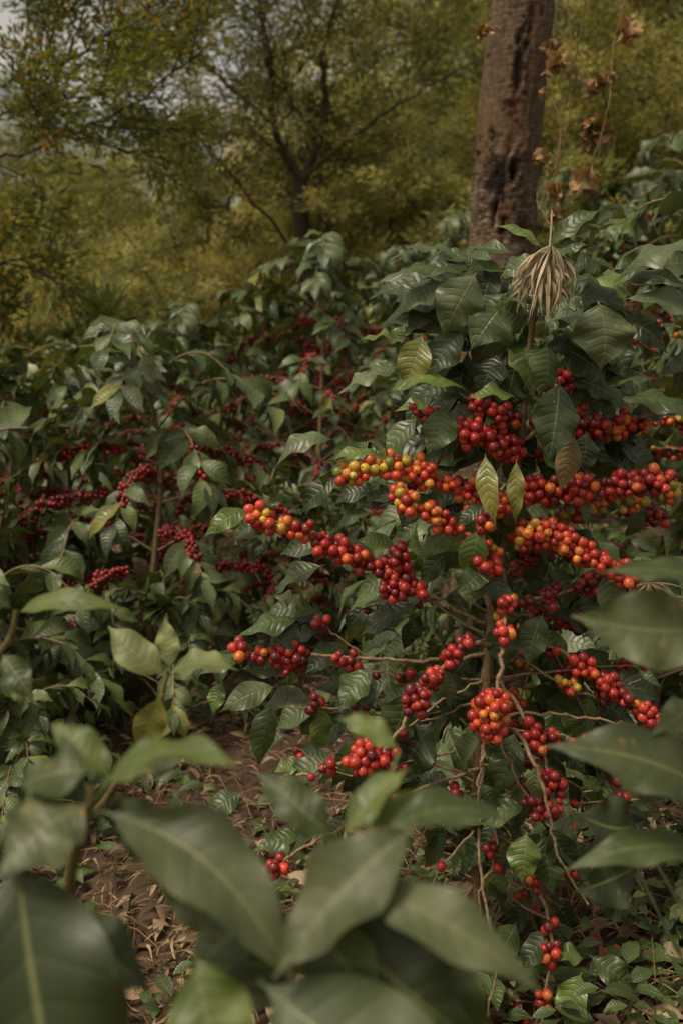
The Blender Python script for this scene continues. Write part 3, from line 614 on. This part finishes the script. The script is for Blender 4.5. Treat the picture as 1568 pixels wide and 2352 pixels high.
    LV=[(1065,605,882,607,62,-.03,.12,'g'),(1060,635,855,662,52,-.05,.14,'g'),(1078,632,1003,772,100,-.07,.1,'l'),(1010,648,914,722,82,-.04,.1,'l'),
     (1232,605,1138,640,62,-.04,.1,'l'),(1250,572,1372,486,46,-.02,.1,'g'),(1242,578,1128,524,36,-.02,.1,'n'),(1258,592,1332,568,40,-.03,.1,'g'),
     (1335,695,1338,842,125,-.1,.08,'l'),(1392,648,1590,590,92,-.06,.2,'l'),(1385,665,1540,660,55,-.05,.12,'g'),(1398,690,1590,770,72,-.08,.12,'l'),
     (1200,690,1120,740,60,-.04,.1,'g'),(1240,725,1310,690,60,-.06,.1,'g'),(1235,740,1330,735,60,-.08,.15,'l'),(1140,700,1062,800,90,-.07,.1,'g'),
     (1180,770,1110,690,60,-.05,.1,'g'),(1060,760,980,872,80,-.03,.1,'d'),(962,768,918,885,72,-.06,.05,'y'),(935,800,820,785,52,-.05,.15,'n'),
     (915,838,776,900,56,-.06,.12,'l'),(890,800,925,745,35,-.05,.1,'n'),(1065,895,860,915,52,-.06,.25,'n'),(1020,925,972,1035,74,-.05,.08,'g'),
     (1170,910,1060,905,50,-.07,.1,'n'),(1258,868,1225,1042,92,-.08,.06,'d'),(1095,1025,1112,1172,46,-.09,.06,'y'),(1165,1040,1158,1175,36,-.08,.06,'y'),
     (1295,985,1262,1110,52,-.07,.08,'b'),(1330,985,1310,1080,60,-.04,.08,'d'),(1300,865,1432,940,60,-.02,.12,'d'),(1370,890,1505,872,50,-.02,.1,'g'),
     (1400,735,1510,810,64,-.02,.1,'d'),(1360,775,1425,870,80,-.01,.1,'d'),(1235,785,1215,905,76,-.06,.08,'g'),(1290,800,1380,870,90,.0,.1,'d'),
     (1450,700,1600,650,60,.02,.15,'g'),(1400,915,1590,975,62,-.04,.12,'g'),(1500,860,1600,850,60,-.02,.1,'g'),(1140,810,1100,910,80,.0,.1,'d'),
     (1190,820,1160,960,80,.01,.08,'d'),(1110,640,1060,585,40,.0,.1,'g'),(1160,650,1215,700,70,-.02,.1,'g'),(1300,640,1400,610,66,.0,.1,'g'),
     (1030,680,935,760,70,.02,.1,'g'),(1090,720,1000,720,64,.03,.1,'d'),(1320,680,1240,770,80,-.05,.1,'g'),(1430,640,1500,560,50,.02,.1,'g'),(1350,640,1440,690,60,-.04,.1,'n'),
     (768,1000,642,1056,58,-.06,.2,'l'),(880,1040,745,1052,34,-.05,.12,'n'),(880,985,860,1030,28,-.04,.1,'g'),(622,1168,612,1118,40,-.06,.1,'l'),(580,1155,486,1208,46,-.06,.15,'n'),
     (1082,1262,1065,1365,76,-.06,.06,'g'),(1120,1260,950,1290,50,.0,.2,'n'),(690,1408,556,1435,60,-.04,.12,'g'),(700,1382,632,1352,44,-.04,.1,'l'),(690,1415,620,1480,62,-.03,.1,'d'),
     (856,1512,780,1595,64,-.05,.08,'g'),(925,1558,872,1690,86,-.05,.06,'g'),(1010,1512,965,1605,86,-.02,.06,'d'),(1042,1540,1040,1668,80,.0,.06,'d'),(985,1640,905,1775,92,-.03,.06,'d'),
     (1160,1425,1150,1525,74,.0,.06,'g'),(1240,1400,1198,1508,66,-.02,.06,'g'),(1172,1655,1125,1790,72,-.04,.06,'g'),(630,1585,600,1725,56,-.04,.08,'g'),(640,1545,520,1592,54,-.06,.15,'l'),(520,1545,500,1612,40,-.04,.1,'n'),
     (560,1500,470,1520,46,-.04,.1,'g'),(660,1530,560,1520,50,-.02,.1,'g'),(735,1850,655,1815,56,-.06,.15,'l'),(700,1880,590,1900,44,-.05,.1,'g'),(560,1800,480,1850,54,-.03,.1,'g'),
     (1185,1790,1040,1832,58,-.09,.15,'g'),(1200,1790,1295,1872,56,-.09,.12,'l'),(1182,1838,1168,1932,68,-.1,.05,'n'),(1222,1850,1240,1975,68,-.08,.06,'g'),(1130,1860,1110,1960,60,-.02,.08,'d'),
     (1300,2140,1268,2262,66,-.1,.06,'n'),(1320,2112,1415,2180,56,-.09,.12,'g'),(1310,2120,1225,2105,44,-.09,.1,'n'),(1480,2170,1500,2270,56,-.07,.08,'g'),(1180,2100,1120,2180,60,-.02,.08,'g'),
     (1290,1990,1400,2050,64,.0,.1,'g'),(1350,2040,1440,2120,70,.0,.1,'d'),(840,1690,760,1790,60,.0,.1,'g'),(790,1500,700,1560,60,.05,.1,'g'),(1060,1480,1090,1580,60,.05,.1,'d'),(1330,1410,1450,1440,66,.03,.1,'g'),
     (700,1690,640,1700,40,-.1,.1,'n'),(1290,1500,1250,1600,60,.05,.1,'d')]
    more=Buf()
    for k,(x0,y0,x1,y1,w,dy,ar,kd) in enumerate(LV):
        A=E(x0,y0,dy); L=math.hypot(x1-x0,y1-y0)*.0007; T=E(x1,y1,dy+random.uniform(-.35,.05)*L)
        hang=abs(y1-y0)/(abs(x1-x0)+abs(y1-y0))
        up=V3(random.uniform(-.45,.45),-.4-.5*hang,.85-.45*hang)
        t=np.array(KIND[kd])*random.uniform(.85,1.2)
        q=Buf() if k<98 else more
        leaf(q,A,T,w*.00075,up=up,arch=ar+random.uniform(0,.08),fold=random.uniform(-.1,.3),wave=random.uniform(.16,.36),tint=t,nl=20,nw=6,curl=random.uniform(-.1,.3),twist=random.uniform(-.5,.5))
        if k<98: q.build('leaf',M_LEAF,e,origin=loc)
    def rl(p,d,L,kd,up=None):
        leaf(more,p,p+nrm(d)*L,L*random.uniform(.38,.52),up=up if up is not None else (random.uniform(-.5,.5),-.6,.7),arch=random.uniform(.04,.22),fold=random.uniform(.0,.4),wave=random.uniform(.12,.34),tint=np.array(KIND[kd])*random.uniform(.8,1.2),nl=14,nw=4,twist=random.uniform(-.5,.5))
    for i in range(125):
        a=random.random()*6.28; z=random.uniform(0,1); q=S[int((.66+.32*z)*(len(S)-1))]; rad=random.uniform(.03,.18)
        p=q+V3(math.cos(a)*rad,abs(math.sin(a))*rad*.9,random.uniform(-.02,.02)); rl(p,V3(math.cos(a),math.sin(a)*.6+.1,random.uniform(-1.5,.1)),random.uniform(.08,.13),random.choice('gdgdn'))
    for P in paths:
        for m in range(3):
            t=random.uniform(.3,1); i=min(int(t*(len(P)-1)),len(P)-2); d=nrm(P[i+1]-P[i])
            rl(P[i]+V3(0,.015,0),d*.5+V3(random.uniform(-.6,.6),random.uniform(.1,.8),random.uniform(-1,-.1)),random.uniform(.06,.1),random.choice('ggdlnd'))
    for i in range(110):
        q=S[int(random.uniform(.12,.66)*(len(S)-1))]; a=random.random()*6.28; rad=random.uniform(.05,.32)
        rl(q+V3(math.cos(a)*rad,abs(math.sin(a))*rad*.7+.03,random.uniform(-.03,.05)),V3(math.cos(a),.2,random.uniform(-1.4,-.1)),random.uniform(.07,.11),random.choice('ggd'))
    o=more.build('foliage',M_LEAF,e,origin=loc); o['kind']='stuff'
    c=E(1225,565,-.12); e2=empty('dried_leaf_spray',c,'dried pale brown feathery leaf caught on a coffee plant','dry leaf')
    q=Buf(); tube(q,crom([E(1236,500,-.1),E(1228,550,-.12),E(1214,620,-.14),E(1205,680,-.14)],5),.0016,.0008,5,(.38,.3,.2))
    for i in range(110):
        t=random.random()**1.2; s=E(1228-20*t,575+80*t,-.13); x=random.uniform(-1,1)
        tp=E(1206+x*72+random.uniform(-8,8),765-abs(x)*55-random.uniform(0,80),-.13+random.uniform(-.03,.03))
        leaf(q,s,tp,.0055,up=(x*2.0+random.uniform(-.3,.3),-.8,.8),arch=random.uniform(.08,.22),fold=.3,wave=.4,tint=np.array((.42,.34,.235))*random.uniform(.5,1.2),nl=8,nw=2,twist=random.uniform(-1.4,1.4))
    q.build('frond',M_DRY,e2,origin=c)
    c=E(1480,1330,-.02); e3=empty('dried_leaf_spray',c,'dried straw coloured feathery leaf resting on twigs','dry leaf'); q=Buf()
    for i in range(40):
        a=random.uniform(-2.6,-.2); leaf(q,c,c+V3(math.cos(a),random.uniform(-.3,.3),math.sin(a)*.5)*random.uniform(.04,.07),.003,arch=.1,fold=.5,tint=(.3,.23,.14),nl=6,nw=2,twist=random.uniform(-1,1))
    q.build('frond',M_DRY,e3,origin=c)
main_plant()

# ---- near shoots
def shoot(y,unit,stem,leaves,label,seed):
    random.seed(seed); E=Elev(y,unit); s0=E(*stem[-1]); gx=s0[0]; loc=(gx,y,gz(gx,y))
    e=empty('coffee_shoot',loc,label,'coffee plant'); b=Buf()
    P=crom([E(*p) for p in stem]+[V3(gx,y,(s0[2]+loc[2])/2),V3(gx,y,loc[2]-.03)],7); tube(b,P,.0022,.005,7,(.6,.65,.35),.05)
    b.build('stem',M_TWIG,e,origin=loc)
    for (x0,y0,x1,y1,w,dy,tdy,ar,kd,up) in leaves:
        q=Buf(); A=E(x0,y0,dy); i=int(np.argmin(np.linalg.norm(P-A,axis=1)))
        if np.linalg.norm(P[i]-A)>.004: tube(q,np.array([P[i],(P[i]+A)/2+V3(0,0,-.003),A]),.0016,.0012,5,KIND[kd])
        leaf(q,A,E(x1,y1,tdy),w*unit,up=up,arch=ar,fold=random.uniform(.0,.25),wave=random.uniform(.16,.32),tint=np.array(KIND[kd])*V3(1.06,1,.9)*random.uniform(.82,1.08),nl=24,nw=8,twist=random.uniform(-.35,.35))
        q.build('leaf',M_YOUNG,e,origin=loc)
U=(0,-.5,.85); UF=(0,-1,.35)
shoot(.6,.000262,[(205,1800,0),(205,1850,0),(150,2050,.01),(90,2400,.02)],[
 (60,1900,290,2560,360,-.02,-.08,.06,'d',(.3,-1,.3)),(235,1865,700,2130,190,0,-.06,.12,'l',(0,-.6,.8)),(215,1825,572,1695,130,0,-.04,.12,'n',(0,-.35,.9)),
 (205,1790,25,1840,150,.01,.02,.15,'g',(0,-.5,.8)),(225,1825,425,1815,95,.02,.05,.1,'l',U),(205,1850,50,1935,190,0,-.04,.1,'l',U),(90,2330,-60,2420,200,-.02,-.04,.1,'d',U),(250,1880,350,2040,120,.03,.02,.1,'g',U),
 (400,1950,475,2195,140,.03,.01,.05,'l',UF),(230,1840,60,1740,95,.03,.05,.1,'n',U),(60,2200,330,2330,170,.03,.02,.1,'g',U)],'coffee shoot with large smooth grey green leaves',1)
shoot(.57,.000249,[(790,2030,0),(770,2090,0),(720,2250,.01),(650,2450,.02)],[
 (955,1895,640,2145,180,.0,-.04,.08,'l',(.1,-.6,.8)),(800,2010,1205,2150,135,-.01,-.05,.12,'l',(0,-.6,.8)),(870,1960,1210,1990,100,.02,.05,.1,'g',U),
 (600,2200,1150,2440,290,-.02,-.08,.12,'g',(0,-.8,.6)),(720,2070,1070,2310,250,.0,-.03,.1,'d',(.1,-.9,.5)),
 (450,2190,570,2440,200,.0,-.03,.08,'n',UF),(960,2180,1130,2450,140,.02,0,.05,'g',UF),(280,2110,370,2220,110,.1,.08,.1,'y',UF),
 (790,2030,960,1890,90,.05,.07,.08,'n',U),(770,2060,560,1940,115,.06,.09,.12,'g',U),(560,2330,790,2490,210,-.02,-.05,.1,'d',U),(940,1900,770,1840,75,.1,.12,.12,'n',U),(700,2060,860,2240,160,-.02,-.03,.08,'g',UF),
 (640,2150,420,2320,150,.03,.02,.08,'g',U),(720,2300,380,2380,150,.04,.02,.1,'l',U),(860,2080,1010,1960,80,.06,.08,.1,'n',U)],'coffee shoot with broad green leaves overlapping at its tip',2)
shoot(1.0,.000437,[(385,1545,0),(372,1600,0),(345,1700,.01),(240,1850,.03),(120,2100,.05)],[
 (380,1552,238,1452,88,0,.02,.1,'p',(.3,-.75,.65)),(388,1548,552,1525,84,0,-.02,.16,'p',(0,-.5,.85)),(376,1590,325,1725,74,-.01,-.01,.02,'y',(.1,-1,.1)),(386,1545,368,1438,56,.01,.03,.05,'p',UF)],'slender coffee shoot with two pale leaves and one yellowing',3)
shoot(.88,.000385,[(38,1400,0),(25,1460,0),(-10,1520,.0),(-60,1650,0)],[
 (40,1412,305,1388,60,0,-.02,.22,'n',U),(30,1400,-60,1330,50,0,0,.1,'g',U),(5,1500,95,1590,64,0,-.02,.1,'g',UF),(-10,1520,-80,1600,50,0,0,.1,'g',UF),(0,1560,60,1610,50,.02,.0,.1,'n',UF)],'thin coffee shoot with long bright green leaves',4)
shoot(.75,.000328,[(1640,1380,0),(1650,1600,0),(1640,1850,0),(1640,2100,.02)],[
 (1640,1440,1305,1405,175,0,-.01,.1,'l',(0,-.9,.5)),(1640,1340,1362,1300,66,0,-.02,.12,'g',U),(1650,1830,1250,1700,155,0,-.01,.1,'l',(.1,-.8,.6)),
 (1640,1830,1455,1850,90,.02,.0,.1,'g',U),(1640,1960,1285,1965,90,0,-.02,.12,'g',(0,-.35,.9)),(1640,1650,1495,1690,80,.03,.0,.1,'l',U),(1640,2200,1460,2140,170,.2,.18,.1,'d',UF),(1640,2320,1450,2360,150,.2,.18,.1,'d',UF)],'coffee branch with broad grey green leaves',5)

# ------------------------------------------------------------------ litter and weeds
random.seed(3)
bl=Buf()
for i in range(13000):
    y=1.0+4.8*random.random()**1.4; x=random.uniform(-.42,.42)*y*1.15+random.uniform(-.2,.2); z=gz(x,y)+random.uniform(.002,.025)
    a=random.random()*6.28; L=random.uniform(.02,.075); p=V3(x,y,z); thin=random.random()<.65
    c=np.array(random.choice([(.21,.13,.08),(.13,.08,.05),(.28,.195,.12),(.09,.055,.035),(.36,.27,.18)]))*random.uniform(.65,1.15)
    leaf(bl,p,p+V3(math.cos(a)*L,math.sin(a)*L,random.uniform(-.15,.35)*L),L*(.08 if thin else random.uniform(.25,.45)),up=(random.uniform(-.8,.8),random.uniform(-.8,.8),1),arch=random.uniform(0,.3),fold=random.uniform(-.3,1.0),wave=.45,tint=c,nl=4,nw=2,twist=random.uniform(-1.3,1.3))
o=bl.build('leaf_litter',M_DRY); o['kind']='stuff'
bt=Buf()
for i in range(1900):
    y=random.uniform(1.0,5); x=random.uniform(-.42,.45)*y*1.1; a=random.random()*6.28; L=random.uniform(.06,.28); z=gz(x,y)+.014
    P=np.array([(x+math.cos(a)*L*t,y+math.sin(a)*L*t+.01*math.sin(t*5),z+.02*math.sin(t*3)*random.random()) for t in np.linspace(0,1,5)]); tube(bt,P,.0016,.0008,4,np.array((1.2,1.0,.8))*random.uniform(.5,1.2))
o=bt.build('fallen_twigs',M_TWIG); o['kind']='stuff'
bg=Buf()
for i in range(760):
    y=1.1+4*random.random()**1.3; x=random.uniform(-.42,.45)*y*1.15; 
    if random.random()<.4: x=abs(x)
    z=gz(x,y); hgt=random.uniform(.03,.14); k=random.randint(3,8)
    for j in range(k):
        a=random.random()*6.28; L=random.uniform(.02,.065); p=V3(x+random.uniform(-.03,.03),y+random.uniform(-.03,.03),z+hgt*random.random())
        leaf(bg,p,p+V3(math.cos(a)*L,math.sin(a)*L,random.uniform(-.4,.5)*L),L*.5,up=(0,-.3,1),arch=.1,fold=.2,wave=.15,tint=np.array(random.choice([(.05,.08,.025),(.075,.11,.03),(.04,.06,.02)])),nl=4,nw=2)
o=bg.build('ground_cover',M_LEAF); o['kind']='stuff'

# ------------------------------------------------------------------ light, sky, camera
w=bpy.data.worlds.new('World'); SC.world=w; w.use_nodes=True; nt=w.node_tree; nt.nodes.clear(); n=N(nt)
SEL,SAZ=60,-125
out=n('ShaderNodeOutputWorld'); bgk=n('ShaderNodeBackground'); sky=n('ShaderNodeTexSky'); sky.sky_type='NISHITA'; sky.sun_disc=False
sky.sun_elevation=math.radians(SEL); sky.sun_rotation=math.radians(SAZ); sky.dust_density=2.5
hs=n('ShaderNodeHueSaturation'); hs.inputs['Saturation'].default_value=.4; n.l(sky.outputs[0],hs.inputs['Color'])
tcw=n('ShaderNodeTexCoord'); cl=n.noise(2.2,5,tcw.outputs['Generated']); c=n.mix(n.mr(cl,.4,.65),hs.outputs[0],n.mix(1.0,hs.outputs[0],(1.6,1.53,1.42),'MULTIPLY'))
c=n.mix(1.0,c,(1.14,1.0,.81),'MULTIPLY')
n.l(c,bgk.inputs[0]); bgk.inputs[1].default_value=.108; n.l(bgk.outputs[0],out.inputs[0])
sl=bpy.data.lights.new('sun','SUN'); sl.energy=2.7; sl.angle=math.radians(16); sl.color=(1,.9,.74)
so=bpy.data.objects.new('sun',sl); COL.objects.link(so)
el,az=math.radians(SEL),math.radians(SAZ)
dvec=Vector((math.sin(az)*math.cos(el),math.cos(az)*math.cos(el),math.sin(el)))
so.rotation_euler=dvec.to_track_quat('Z','Y').to_euler()
cam=bpy.data.cameras.new('camera'); co=bpy.data.objects.new('camera',cam); COL.objects.link(co); SC.camera=co
co.location=(0,0,1.0); co.rotation_euler=(math.radians(90),0,0)
cam.lens=35; cam.sensor_width=36; cam.shift_y=-.181; cam.clip_start=.02; cam.clip_end=2000
cam.dof.use_dof=True; cam.dof.focus_distance=1.6; cam.dof.aperture_fstop=4.6
SC.view_settings.view_transform='Standard'; SC.view_settings.look='None'; SC.view_settings.exposure=0
